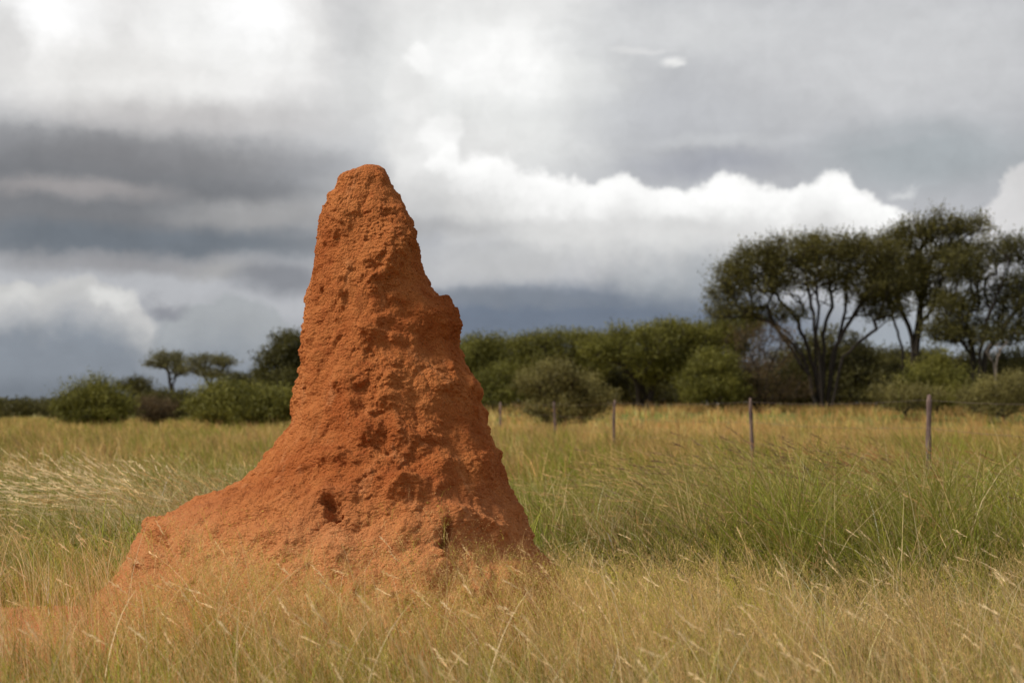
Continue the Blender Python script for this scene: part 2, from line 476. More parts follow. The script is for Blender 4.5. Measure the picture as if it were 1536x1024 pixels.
def build_mound():
    # silhouette rows in photograph pixels: y, left, right, then depth to the front and back in metres
    rows = np.array([
        (247, 558, 558, 0.0), (248.5, 546, 570, .055), (253, 536, 578, .10), (262, 517, 583, .15), (268, 508, 586, .17), (285, 500, 592, .19),
        (310, 485, 603, .23), (325, 482, 610, .25), (340, 481, 617, .26), (370, 480, 622, .28), (400, 472, 632, .31), (430, 464, 645, .34),
        (450, 461, 662, .36), (470, 460, 684, .38), (485, 459, 688, .39), (500, 456, 688, .40), (520, 454, 691, .42), (545, 452, 700, .45),
        (570, 449, 716, .49), (600, 441, 720, .53), (630, 434, 731, .58), (650, 424, 736, .62), (680, 404, 747, .70), (700, 390, 753, .76),
        (715, 372, 758, .81), (732, 340, 765, .87), (750, 300, 774, .93), (770, 256, 784, .99), (785, 224, 790, 1.04), (800, 208, 794, 1.09),
        (820, 200, 803, 1.16), (836, 196, 818, 1.22), (850, 184, 834, 1.28), (880, 163, 852, 1.40), (910, 140, 866, 1.52), (945, 110, 880, 1.66), (975, 80, 890, 1.8)])
    zs = np.array([at(768, r[0], MD)[2] for r in rows])
    L = np.array([at(r[1], r[0], MD)[0] for r in rows]); Rr = np.array([at(r[2], r[0], MD)[0] for r in rows])
    D = rows[:, 3]
    axp = np.interp(rows[:, 0], [247, 262, 285, 400, 500, 600, 700, 975], [558, 552, 548, 556, 574, 584, 590, 590])
    AX = np.array([at(a, r[0], MD)[0] for a, r in zip(axp, rows)])
    # arc-length rows
    NZ, NT = 640, 820
    ds = np.sqrt(np.diff(zs) ** 2 + (0.5 * np.diff(L)) ** 2 + (0.5 * np.diff(D)) ** 2)
    s = np.concatenate([[0], np.cumsum(ds)]); s /= s[-1]
    t = np.linspace(0, 1, NZ)
    z = np.interp(t, s, zs); l = np.interp(t, s, L); r_ = np.interp(t, s, Rr); d = np.interp(t, s, D); ax = np.interp(t, s, AX)
    th = np.linspace(0, 2 * np.pi, NT, endpoint=False)
    T, Zg = np.meshgrid(th, z); c, sn = np.cos(T), np.sin(T)
    rx = np.where(c > 0, (r_ - ax)[:, None], (ax - l)[:, None]); rx = np.maximum(rx, 1e-4)
    ry = np.maximum(d[:, None] * np.where(sn < 0, 1.0, 0.95), 1e-4) * np.ones_like(T)
    rad = 1 / np.sqrt((c / rx) ** 2 + (sn / ry) ** 2)
    # flare of the apron: left lobe stays a rounded shoulder
    X = ax[:, None] + rad * c; Y = MD + rad * sn; Z = Zg.copy()
    P = np.stack([X, Y, Z], -1).reshape(-1, 3)
    nx, nz = NT, NZ

    def normals(P):
        G = P.reshape(nz, nx, 3)
        dt = np.roll(G, -1, 1) - np.roll(G, 1, 1)
        dz = np.empty_like(G); dz[1:-1] = G[2:] - G[:-2]; dz[0] = G[1] - G[0]; dz[-1] = G[-1] - G[-2]
        n = np.cross(dz, dt); n /= (np.linalg.norm(n, axis=-1, keepdims=True) + 1e-9)
        return n.reshape(-1, 3)
    N = normals(P)
    if (N.reshape(nz, nx, 3)[:, 0, 0]).mean() < 0: N = -N
    N0 = N.copy()
    # projected position, for placing the knobs and hollows seen in the photo on the front face
    wob = np.stack([fbm(P * 7, 3, 31), fbm(P * 7, 3, 37)], -1) * 9 + np.stack([fbm(P * 26, 3, 32), fbm(P * 26, 3, 38)], -1) * 6
    cpt, spt = math.cos(PITCH), math.sin(PITCH)
    q = P - np.array([0, 0, CAM_Z]); zc = q[:, 1] * cpt + q[:, 2] * spt; yc = -q[:, 1] * spt + q[:, 2] * cpt
    px = 768 + F * q[:, 0] / zc + wob[:, 0]; py = 512 - F * yc / zc + wob[:, 1]
    front = sstep(-N[:, 1], -0.15, 0.15)
    feats = [  # x, y, half width, reach up, reach down, metres out (+) or in (-)
        (592, 370, 26, 60, 18, .12), (570, 385, 26, 30, 20, .04), (592, 420, 28, 18, 36, -.06),
        (668, 468, 24, 42, 16, .035), (668, 512, 34, 16, 40, -.055), (640, 540, 26, 30, 40, -.03),
        (483, 447, 8, 18, 16, -.035), (516, 447, 7, 15, 20, -.04), (502, 425, 14, 22, 14, .04), (512, 285, 10, 18, 12, -.03), (498, 320, 18, 20, 20, .02),
        (551, 495, 17, 16, 13, .06), (556, 525, 22, 10, 18, -.03), (530, 545, 24, 16, 20, .03), (586, 545, 24, 14, 16, .03),
        (517, 566, 20, 14, 12, .05), (516, 588, 14, 8, 12, -.04), (583, 570, 18, 14, 10, .06), (577, 597, 16, 12, 10, .07), (580, 617, 13, 8, 9, -.06),
        (528, 600, 13, 12, 12, .03), (524, 614, 10, 7, 8, -.03), (548, 643, 20, 14, 13, .07), (550, 664, 18, 6, 10, -.04),
        (471, 626, 8, 7, 7, -.035), (463, 622, 10, 8, 8, .03), (455, 658, 9, 6, 6, -.025), (418, 675, 10, 6, 10, -.03),
        (672, 592, 9, 9, 9, -.05), (660, 580, 14, 10, 10, .02), (706, 583, 14, 16, 14, .035), (622, 605, 10, 6, 10, -.025),
        (620, 655, 40, 14, 12, .045), (600, 640, 16, 12, 10, .03), (500, 683, 28, 14, 10, .075), (485, 703, 26, 6, 8, -.05), (450, 700, 14, 8, 8, .02),
        (545, 700, 40, 16, 14, .03), (610, 724, 30, 12, 12, .085), (622, 752, 26, 10, 16, -.05), (655, 700, 26, 14, 14, .04),
        (690, 705, 22, 14, 18, -.05), (712, 720, 18, 14, 18, -.06), (725, 690, 18, 16, 16, .04), (742, 740, 16, 16, 20, -.045), (765, 770, 12, 20, 14, .03),
        (500, 764, 13, 9, 14, -.09), (491, 752, 9, 5, 6, -.09), (508, 772, 6, 6, 8, -.09), (494, 742, 22, 9, 5, .035), (470, 790, 30, 14, 14, .02),
        (690, 775, 40, 18, 14, .05), (668, 806, 6, 20, 16, -.10), (652, 790, 14, 20, 14, .03), (720, 800, 26, 12, 14, -.06), (742, 792, 14, 12, 14, .06), (762, 806, 12, 14, 12, -.05),
        (600, 800, 36, 18, 18, .04), (560, 780, 30, 14, 16, -.03), (445, 826, 30, 12, 16, -.07), (420, 800, 36, 14, 10, .05), (480, 850, 20, 16, 16, -.07), (500, 830, 24, 18, 16, .07),
        (232, 806, 17, 13, 16, -.11), (228, 784, 30, 9, 6, .04), (262, 800, 10, 10, 10, -.06), (330, 790, 40, 12, 12, .03), (380, 775, 24, 10, 10, -.03),
        (350, 745, 30, 12, 8, .02), (640, 850, 40, 16, 16, .05), (560, 845, 30, 14, 14, -.04), (770, 850, 26, 14, 12, .04)]
    disp = np.zeros(len(P))
    for fx, fy, w, up, dn, a in feats:
        if -0.09 < a < 0: a *= 0.22
        if a > 0: dn *= 1.8; a *= 0.92
        dx = (px - fx) / w; dy = (py - fy); dy = np.where(dy < 0, dy / up, dy / dn)
        e = dx * dx + dy * dy
        k = np.exp(-e * 1.0) if a > 0 or a > -0.09 else np.exp(-(e ** 2) * 0.8)
        disp += a * k * front
    rel = np.clip(rad.reshape(-1) / 0.25, 0, 1)
    # natural lumps: rounded mud dabs with creases between
    w1 = P + 0.06 * np.stack([fbm(P * 4, 2, 41), fbm(P * 4, 2, 43), fbm(P * 4, 2, 47)], -1)
    disp += rel * (0.028 * vnoise(w1 * 2.6, 1) + 0.015 * vnoise(w1 * 6.0 * np.array([1, 1, .8]), 2))
    disp += rel * 0.021 * vnoise(w1 * np.array([8.5, 8.5, 2.0]), 6)
    b = 1 - np.abs(vnoise(w1 * 9.0, 4)) * 2.2
    disp += -rel * 0.011 * np.clip(b, 0, 1) ** 2
    dab = np.clip(vnoise(w1 * np.array([12, 12, 9.5]) + 3, 51) - 0.18, 0, 1)
    disp += rel * 0.046 * dab
    mask = 0.62 + 0.75 * sstep(vnoise(P * 3.2, 8), -0.3, 0.4)
    disp += rel * mask * (0.011 * vnoise(w1 * 17, 11) + 0.0075 * np.abs(vnoise(w1 * np.array([27, 27, 40]), 12)) - 0.004)
    disp += rel * mask * (0.0085 * np.abs(vnoise(w1 * np.array([46, 46, 66]), 14)) + 0.0042 * vnoise(w1 * 95, 15))
    P = P + N * disp[:, None]
    # second pass along the new normals: crumbs that hang a little downwards
    N = normals(P)
    if (N * N0).sum(1).mean() < 0: N = -N
    crumb = np.clip(vnoise(P * np.array([34, 34, 46]), 21), 0, 1) ** 1.2
    P = P + (N + np.array([0, 0, -0.5])) * (crumb * 0.011 * mask * rel)[:, None]
    P = P.reshape(nz, nx, 3)
    i = np.arange(nz - 1)[:, None] * nx + np.arange(nx)[None, :]
    j = np.arange(nz - 1)[:, None] * nx + (np.arange(nx)[None, :] + 1) % nx
    Fc = np.stack([i, i + nx, j + nx, j], -1).reshape(-1, 4)
    base = np.array([AX[-1], MD, 0.0])
    o = mesh_np('termite_mound', P.reshape(-1, 3) - base, Fc, M_MOUND, smooth=True, loc=base)
    tag(o, 'tall rust red termite mound with lumpy crumbling sides rising from the grass', 'termite mound')


build_mound()


# ------------------------------------------------------------------ plants with branches
class Skel:
    def __init__(s): s.p = []; s.par = []
    def add(s, p, par): s.p.append(np.asarray(p, float)); s.par.append(par); return len(s.p) - 1


def tubes(segs, sides):
    """segs: list of (a, b, ra, rb) -> V, F"""
    a = np.array([q_[0] for q_ in segs]); b = np.array([q_[1] for q_ in segs])
    ra = np.array([q_[2] for q_ in segs]); rb = np.array([q_[3] for q_ in segs])
    d = b - a; d /= np.linalg.norm(d, axis=1, keepdims=True) + 1e-9
    ref = np.where(np.abs(d[:, 2:3]) > 0.9, np.array([[1., 0, 0]]), np.array([[0, 0, 1.]]))
    u = np.cross(d, ref); u /= np.linalg.norm(u, axis=1, keepdims=True) + 1e-9
    v = np.cross(d, u)
    n = len(segs); Vs = np.empty((n, 2, sides, 3))
    for k in range(sides):
        c, s_ = math.cos(2 * math.pi * k / sides), math.sin(2 * math.pi * k / sides)
        o = u * c + v * s_
        Vs[:, 0, k] = a + o * ra[:, None]; Vs[:, 1, k] = b + d * rb[:, None] * 0.3 + o * rb[:, None]
    base = (np.arange(n) * 2 * sides)[:, None]
    k = np.arange(sides)[None, :]; k2 = (k + 1) % sides
    Fc = np.stack([base + k, base + k2, base + sides + k2, base + sides + k], -1).reshape(-1, 4)
    return Vs.reshape(-1, 3), Fc


def leaf_quads(C, size, cols, r, flat=0.0):
    """C (n,3) leaf centres -> small random leaf-sized quads"""
    n = len(C)
    a = r.normal(size=(n, 3)); a[:, 2] *= 1 - flat; a /= np.linalg.norm(a, axis=1, keepdims=True)
    b = r.normal(size=(n, 3)); b -= (a * b).sum(1, keepdims=True) * a; b /= np.linalg.norm(b, axis=1, keepdims=True)
    s1 = size * r.uniform(0.6, 1.35, n); s2 = s1 * r.uniform(0.22, 0.5, n)
    V = np.empty((n, 4, 3))
    V[:, 0] = C - a * s1[:, None]; V[:, 1] = C - b * s2[:, None]; V[:, 2] = C + a * s1[:, None]; V[:, 3] = C + b * s2[:, None]
    Fc = np.arange(n * 4).reshape(n, 4)
    return V.reshape(-1, 3), Fc, np.repeat(cols, 4, 0)


SPECIES = {
    'acacia':  dict(c0=(0.165, 0.145, 0.034), c1=(0.045, 0.042, 0.013), leaf=.072),
    'dark':    dict(c0=(0.130, 0.118, 0.030), c1=(0.038, 0.037, 0.012), leaf=.072),
    'green':   dict(c0=(0.240, 0.225, 0.042), c1=(0.075, 0.076, 0.016), leaf=.068),
    'olive':   dict(c0=(0.280, 0.245, 0.080), c1=(0.115, 0.100, 0.034), leaf=.055),
    'brown':   dict(c0=(0.180, 0.120, 0.055), c1=(0.070, 0.048, 0.024), leaf=.050),
    'far':     dict(c0=(0.190, 0.175, 0.065), c1=(0.080, 0.078, 0.034), leaf=.085),
}


def plant(name, cat, label, Y, pads, stems, sp, group=None, nt=140, per=90, trunk=0.2, spread=0.34, flat=0.45, seed=1, upt=0.0, bark=None,
          base=None, leafk=1.0, stick=0.10, bare=None, skirt=None):
    """pads: crown masses (px, py, half width px, half height px); stems: polylines in px from the base up"""
    r = np.random.default_rng(seed)
    S = SPECIES[sp]; m_px = Y / F
    bx = base if base is not None else stems[0][0][0]
    root = at(bx, 610, Y); root[2] = float(H(root[0], root[1])) - 0.05
    pads = list(pads)
    if skirt is None: skirt = cat == 'bush'
    if skirt:
        xs_ = [p_[0] - p_[2] * .8 for p_ in pads] + [p_[0] + p_[2] * .8 for p_ in pads]
        gz = 615 - (float(H(root[0], root[1])) + 0.5 - CAM_Z) * F / Y
        top_ = max(p_[1] for p_ in pads); pads.append(((min(xs_) + max(xs_)) / 2, (top_ + gz) / 2, (max(xs_) - min(xs_)) / 2 * .92, max(10, (gz - top_) / 2 + 4)))
        nt = int(nt * 1.2)
    pp = []
    area = np.array([p_[2] * p_[3] for p_ in pads], float); area /= area.sum()
    for p_, a_ in zip(pads, area):
        n = max(3, int(nt * a_))
        c = at(p_[0], p_[1], Y)
        e = r.normal(size=(n, 3)); e /= np.linalg.norm(e, axis=1, keepdims=True); e *= (r.uniform(0.15, 1, n) ** 0.45)[:, None]
        w = p_[2] * m_px; h = p_[3] * m_px
        q_ = c + e * np.array([w, min(w * 0.9, 2.6 + w * 0.3), h])
        q_[:, 1] += r.normal(0, 0.3)
        pp.append(q_)
    nl = sum(len(q_) for q_ in pp)
    for b_ in (bare or []):
        e = r.uniform(-1, 1, (b_[4], 3))
        pp.append(at(b_[0], b_[1], Y) + e * np.array([b_[2] * m_px, 1.2, b_[3] * m_px]))
    T = np.concatenate(pp); isleaf = np.arange(len(T)) < nl
    ok = T[:, 2] > H(T[:, 0], T[:, 1]) + 0.08; T = T[ok]; isleaf = isleaf[ok]
    sk = Skel(); sk.add(root, -1)
    for st in stems:
        prev = 0; off = 0.0
        dy = r.uniform(-1, 1)
        for k, (x, y) in enumerate(st):
            if k == 0:
                p = at(x, y, Y); p[2] = root[2]; p[1] = root[1] + dy * 0.15
                prev = sk.add(p, 0) if abs(p[0] - root[0]) > 1e-3 else 0
                last = sk.p[prev]; continue
            tgt = at(x, y, Y); tgt[1] = Y + dy * 0.35 * k
            nseg = 4
            for j in range(1, nseg + 1):
                f = j / nseg
                p = last * (1 - f) + tgt * f + (r.normal(0, 0.035, 3) * (1 if j < nseg else 0.3)) * min(1, np.linalg.norm(tgt - last))
                prev = sk.add(p, prev)
            last = tgt
    order = np.argsort(np.linalg.norm(T - root, axis=1))
    T = T[order]; isleaf = isleaf[order]
    tips = []
    depth = {0: 0.0}
    pts = list(sk.p)
    arr = np.array(pts + [np.zeros(3)] * (len(T) * 5)); cnt = len(pts)
    plen = np.zeros(len(arr))
    for k in range(1, cnt): plen[k] = plen[sk.par[k]] + np.linalg.norm(arr[k] - arr[sk.par[k]])
    for tg, lf in zip(T, isleaf):
        A = arr[:cnt]
        d = np.linalg.norm(A - tg, axis=1)
        pen = np.maximum(0, A[:, 2] - tg[2]) * 1.2        # avoid growing downwards
        pen = pen + 0.8 * (np.arange(cnt) == 0) * (len(stems) > 0)
        k = int(np.argmin(d + pen + 0.28 * plen[:cnt]))
        a = arr[k]; L = d[k]; n = 1 if L < 0.35 else (2 if L < 0.9 else 4)
        prev = k
        mid = (a + tg) / 2 + np.array([0, 0, 0.10 * L]) * (1 if tg[2] > a[2] else .5) + r.normal(0, 0.06 * L, 3)
        for j in range(1, n + 1):
            f = j / n
            p = a * (1 - f) ** 2 + 2 * mid * f * (1 - f) + tg * f * f
            plen[cnt] = plen[prev] + L / n; prev = sk.add(p, prev); arr[cnt] = p; cnt += 1
        if lf: tips.append(prev)
    n = len(sk.p); Pn = np.array(sk.p); par = np.array(sk.par)
    acc = np.zeros(n)
    ch = np.zeros(n, int)
    for k in range(n - 1, 0, -1):
        if ch[k] == 0: acc[k] += 1
        acc[par[k]] += acc[k]; ch[par[k]] += 1
    rad = 0.010 + (acc / max(acc[0], 1)) ** 0.47 * trunk * (1 if len(stems) < 2 else 1.15)
    big = []; small = []
    for k in range(1, n):
        ra, rb = rad[k] if par[k] == 0 and len(stems) > 1 else min(rad[par[k]], rad[k] * 1.35), rad[k]
        (big if rb > 0.035 else small).append((Pn[par[k]], Pn[k], ra, rb))
    rt = empty(name, root)
    tag(rt, label, cat, group)
    Vs = []; Fs = []; nv = 0
    for segs, sd_ in ((big, 7), (small, 3)):
        if segs:
            v, f = tubes(segs, sd_); Vs.append(v); Fs.append(f + nv); nv += len(v)
    mesh_np('trunk', np.concatenate(Vs) - root, np.concatenate(Fs), bark or M_BARK, smooth=True, parent=rt)
    # foliage
    if per > 0:
        tip = Pn[tips]
        C = []; cc = []
        c0, c1 = np.array(S['c0']), np.array(S['c1'])
        for tp in tip:
            k = int(per * r.uniform(0.5, 1.4))
            w = spread * r.uniform(0.6, 1.3)
            e = r.normal(0, 1, (k, 3)) * np.array([w, w, w * (1 - flat)])
            # a few feathery shoots standing up out of the clump
            ns = max(1, k // 14)
            sh = np.repeat(r.normal(0, w * 0.8, (ns, 3)) * np.array([1, 1, .3]), 7, 0)
            dirs = r.normal(0, 0.5, (ns, 3)); dirs[:, 2] = r.uniform(0.7, 1.3, ns)
            sh = sh + np.repeat(dirs, 7, 0) * (np.tile(np.arange(7), ns) * stick * 0.6)[:, None] + r.normal(0, 0.03, (ns * 7, 3))
            e = np.concatenate([e, sh])
            C.append(tp + e)
            mixf = np.clip(r.normal(0.5, 0.32) + r.normal(0, 0.16, len(e)), 0, 1)
            cc.append(c1 + (c0 - c1) * mixf[:, None])
        C = np.concatenate(C); cc = np.concatenate(cc)
        ok = C[:, 2] > H(C[:, 0], C[:, 1]) + 0.02
        C = C[ok]; cc = cc[ok]
        v, f, c_ = leaf_quads(C, S['leaf'] * leafk, cc, r)
        mesh_np('crown', v - root, f, M_LEAF, cols=c_, parent=rt)
    return rt


TR = 'trees at the edge of the field'
BU = 'bushes at the edge of the field'
DT = 78.0
plant('acacia_tree', 'tree', 'wide umbrella acacia with many dark stems fanning from one base, left of the tallest tree', DT,
      [(1096, 414, 30, 20), (1135, 396, 52, 26), (1185, 380, 58, 26), (1240, 376, 58, 24), (1295, 385, 55, 30), (1130, 432, 56, 14), (1215, 412, 70, 22), (1300, 430, 55, 26), (1100, 466, 44, 13), (1165, 470, 60, 12), (1325, 462, 40, 20), (1085, 440, 26, 12), (1345, 430, 30, 24)],
      [[(1224, 600), (1216, 560), (1206, 525), (1188, 498), (1163, 478), (1138, 452), (1118, 440)],
       [(1228, 600), (1222, 550), (1208, 505), (1198, 478), (1172, 448), (1158, 420)],
       [(1236, 600), (1235, 540), (1238, 490), (1250, 450), (1243, 410)],
       [(1233, 600), (1228, 540), (1218, 480), (1208, 440), (1200, 410)],
       [(1240, 600), (1248, 530), (1272, 485), (1292, 452), (1306, 415)],
       [(1244, 600), (1262, 535), (1296, 505), (1325, 482), (1340, 462)],
       [(1222, 600), (1210, 550), (1190, 518), (1150, 482), (1120, 474)],
       [(1230, 600), (1225, 555), (1222, 510), (1228, 460), (1222, 415)],
       [(1238, 600), (1250, 550), (1262, 500), (1272, 455), (1275, 410)],
       [(1226, 600), (1214, 565), (1196, 540), (1170, 505), (1150, 470)]],
      'acacia', TR, nt=1300, per=42, trunk=0.21, spread=.30, seed=11, leafk=1.0, base=1233, flat=.35, stick=.17,
      bare=[(1160, 450, 50, 12, 14), (1240, 440, 60, 16, 24), (1300, 440, 34, 16, 10)])
plant('acacia_tree', 'tree', 'tallest acacia, forked dark trunk and a high ragged crown above the others', DT + 4,
      [(1330, 378, 45, 26), (1375, 352, 42, 24), (1418, 342, 42, 18), (1352, 415, 50, 30), (1405, 400, 48, 34), (1395, 445, 34, 16), (1455, 345, 34, 10), (1440, 375, 34, 18), (1470, 330, 14, 6), (1408, 318, 8, 6), (1320, 440, 26, 14)],
      [[(1370, 575), (1370, 530), (1368, 500), (1352, 460), (1342, 425), (1330, 390), (1322, 365)],
       [(1370, 575), (1374, 520), (1378, 490), (1390, 445), (1398, 405), (1420, 370), (1458, 342), (1474, 326)],
       [(1362, 578), (1352, 530), (1342, 498), (1328, 462), (1312, 432)],
       [(1372, 575), (1376, 520), (1382, 470), (1384, 420), (1380, 380), (1405, 330)]],
      'acacia', TR, nt=900, per=38, trunk=0.20, spread=.28, seed=12, leafk=1.05, base=1368, flat=.3, stick=.17,
      bare=[(1340, 450, 30, 20, 8), (1395, 460, 30, 20, 8)])
plant('acacia_tree', 'tree', 'loose crowned acacia at the right edge with bits of sky showing through its leaves', DT - 2,
      [(1470, 505, 70, 16), (1425, 470, 34, 24), (1405, 500, 24, 12), (1520, 455, 40, 20), (1445, 400, 36, 30), (1495, 376, 36, 22), (1540, 375, 36, 22), (1450, 450, 40, 20), (1510, 425, 34, 18), (1560, 430, 34, 26), (1425, 495, 34, 16), (1500, 485, 40, 12), (1545, 490, 30, 14), (1580, 395, 30, 20)],
      [[(1463, 590), (1462, 540), (1458, 500), (1446, 460), (1440, 420)],
       [(1464, 590), (1466, 530), (1478, 470), (1495, 420), (1502, 385)],
       [(1466, 590), (1476, 530), (1500, 490), (1530, 450), (1548, 410)],
       [(1462, 590), (1456, 530), (1438, 508), (1418, 494)]],
      'dark', TR, nt=900, per=38, trunk=0.18, spread=.28, seed=13, leafk=1.05, base=1464, flat=.3, stick=.15)
plant('bush', 'bush', 'low bright green bush under the tallest acacia', DT - 6,
      [(1395, 560, 34, 24), (1430, 572, 40, 20), (1375, 575, 28, 18), (1410, 540, 20, 14)], [[(1405, 600), (1404, 575)]], 'green', BU, nt=110, per=85, trunk=.06, spread=.3, seed=21)
plant('bush', 'bush', 'pale olive bush at the right edge of the photo', DT - 12,
      [(1500, 585, 45, 20), (1540, 578, 36, 24), (1465, 595, 30, 12)], [[(1505, 610), (1505, 590)]], 'olive', BU, nt=110, per=85, trunk=.06, spread=.3, seed=22)
plant('bush', 'bush', 'greyish olive scrub between the tallest acacia and the pale olive bush', DT - 10,
      [(1340, 588, 40, 14), (1385, 590, 34, 12)], [[(1360, 605), (1360, 590)]], 'olive', BU, nt=70, per=70, trunk=.05, spread=.28, seed=23)
plant('bush', 'bush', 'dark thicket behind the stems of the wide umbrella acacia', DT + 8,
      [(1200, 550, 60, 40), (1290, 550, 60, 40), (1340, 560, 40, 34), (1250, 520, 50, 26)], [[(1260, 600), (1260, 560)]], 'dark', BU, nt=210, per=85, trunk=.08, spread=.42, seed=24, leafk=1.3)
plant('bush', 'bush', 'dark thicket behind the loose crowned acacia at the right edge', DT + 8,
      [(1440, 560, 50, 34), (1500, 555, 50, 30), (1560, 560, 50, 34)], [[(1500, 600), (1500, 570)]], 'dark', BU, nt=190, per=80, trunk=.08, spread=.42, seed=25, leafk=1.3)
plant('bush', 'bush', 'brownish half bare bush beside the wide umbrella acacia', DT - 3,
      [(1120, 520, 34, 36), (1160, 515, 34, 34), (1150, 560, 44, 30), (1110, 565, 36, 26), (1190, 580, 30, 16)],
      [[(1140, 600), (1136, 560), (1122, 530)], [(1142, 600), (1150, 560), (1162, 525)], [(1140, 600), (1120, 575), (1100, 550)]],
      'brown', BU, nt=300, per=26, trunk=.09, spread=.26, seed=26)
plant('bush', 'bush', 'rounded olive green bush between the domed thorn tree and the brownish bush', DT - 4,
      [(1072, 545, 36, 26), (1050, 575, 34, 22), (1095, 575, 30, 18)], [[(1072, 605), (1072, 575)]], 'green', BU, nt=150, per=80, trunk=.07, spread=.32, seed=27)
plant('thorn_tree', 'tree', 'spreading green thorn tree leaning against the left of the wide umbrella acacia', DT + 5,
      [(1060, 505, 44, 18), (1105, 490, 40, 18), (1030, 520, 30, 18), (1090, 520, 40, 20)], [[(1085, 600), (1080, 560), (1060, 520)], [(1088, 600), (1092, 560), (1105, 510)]],
      'green', TR, nt=360, per=48, trunk=.16, spread=.32, seed=28, leafk=1.1, flat=.3, stick=.13)
plant('thorn_tree', 'tree', 'domed dark green thorn tree on a short cluster of trunks behind the fence', DT,
      [(900, 522, 34, 10), (960, 502, 60, 10), (1012, 498, 46, 12), (1050, 505, 30, 10), (920, 530, 38, 18), (970, 525, 60, 22), (1025, 535, 36, 24), (985, 556, 44, 22)],
      [[(962, 605), (955, 575), (935, 550), (915, 535)], [(966, 605), (966, 570), (972, 535)], [(970, 605), (980, 575), (1000, 545), (1015, 515)], [(958, 605), (942, 580), (930, 560)]],
      'green', TR, nt=620, per=48, trunk=.22, spread=.32, seed=29, leafk=1.1, flat=.3, stick=.13)
plant('thorn_tree', 'tree', 'broad flat topped thorn tree between the mound and the domed thorn tree', DT + 6,
      [(770, 525, 30, 9), (910, 516, 34, 10), (800, 514, 45, 9), (850, 508, 55, 9), (895, 518, 34, 12), (840, 535, 60, 18), (790, 545, 40, 16), (880, 555, 34, 18)],
      [[(845, 600), (842, 565), (820, 540), (795, 525)], [(848, 600), (850, 560), (862, 530)], [(850, 600), (868, 565), (890, 535)]],
      'green', TR, nt=760, per=44, trunk=.2, spread=.32, seed=30, leafk=1.0, flat=.5, stick=.13)
plant('thorn_tree', 'tree', 'green thorn tree showing just right of the mound', DT + 2,
      [(725, 520, 34, 14), (700, 540, 36, 20), (745, 545, 26, 18)], [[(722, 600), (720, 560), (722, 530)], [(724, 600), (740, 570), (748, 545)]],
      'green', TR, nt=300, per=48, trunk=.15, spread=.32, seed=31, leafk=1.1, flat=.3, stick=.13)
plant('bush', 'bush', 'deep green bush at the foot of the tree just right of the mound', DT - 3,
      [(735, 575, 34, 22), (765, 570, 30, 22), (705, 585, 34, 16)], [[(742, 605), (742, 580)]], 'green', BU, nt=130, per=80, trunk=.07, spread=.34, seed=32)
plant('bush', 'bush', 'pale dusty olive bush in front of the broad flat topped tree', DT - 20,
      [(835, 560, 34, 18), (800, 575, 30, 16), (870, 580, 34, 16), (840, 590, 50, 16), (905, 595, 24, 12)],
      [[(842, 618), (836, 595), (826, 570)], [(844, 618), (852, 590), (862, 568)]], 'olive', BU, nt=230, per=60, trunk=.05, spread=.24, seed=33)
plant('bush', 'bush', 'dark thicket under the domed thorn tree', DT + 9,
      [(900, 575, 60, 26), (980, 580, 60, 22), (1050, 585, 50, 18)], [[(960, 605), (960, 585)]], 'dark', BU, nt=150, per=80, trunk=.07, spread=.42, seed=34, leafk=1.25)
plant('dead_tree', 'dead tree', 'small bare grey branching trunk at the right under the loose crowned acacia', DT - 8,
      [(1490, 522, 12, 12), (1500, 515, 10, 8), (1480, 528, 8, 4)], [[(1494, 580), (1492, 552), (1494, 535), (1500, 518)], [(1494, 580), (1490, 545), (1478, 528)]],
      'brown', None, nt=18, per=0, trunk=.035, seed=35, bark=M_DEAD)

def thicket(name, label, spans, Y, n, sp, seed, leaf=.12):
    r = np.random.default_rng(seed); S = SPECIES[sp]
    C = []
    for x0, x1, top, cnt in spans:
        x = r.uniform(x0, x1, cnt); f = r.uniform(0, 1, cnt) ** 0.8
        for xx, ff in zip(x, f):
            c = at(xx, 612 - (612 - top) * ff, Y + r.uniform(-4, 6)); c[2] = max(c[2], 0.2)
            C.append(c + r.normal(0, 1, (n, 3)) * np.array([.55, .55, .30]))
    C = np.concatenate(C)
    C = C[C[:, 2] > H(C[:, 0], C[:, 1])]
    cc = np.array(S['c1']) + (np.array(S['c0']) - np.array(S['c1'])) * r.uniform(0, 1, (len(C), 1)) ** 1.5
    v, f, c_ = leaf_quads(C, leaf, cc, r)
    o = mesh_np(name, v, f, M_LEAF, cols=c_)
    tag(o, label, 'thicket', kind='stuff')


thicket('woodland', 'dark far woodland undergrowth closing the view behind the trees on the right',
        [(690, 1100, 540, 620), (1100, 1200, 560, 120), (1180, 1400, 530, 420), (1380, 1640, 545, 420), (1640, 2000, 540, 420)], DT + 14, 110, 'dark', 61)
thicket('scrubland', 'far low scrub along the horizon left of the mound',
        [(180, 460, 598, 240), (-60, 180, 606, 150), (-520, -60, 598, 380)], 135, 60, 'dark', 62, .16)

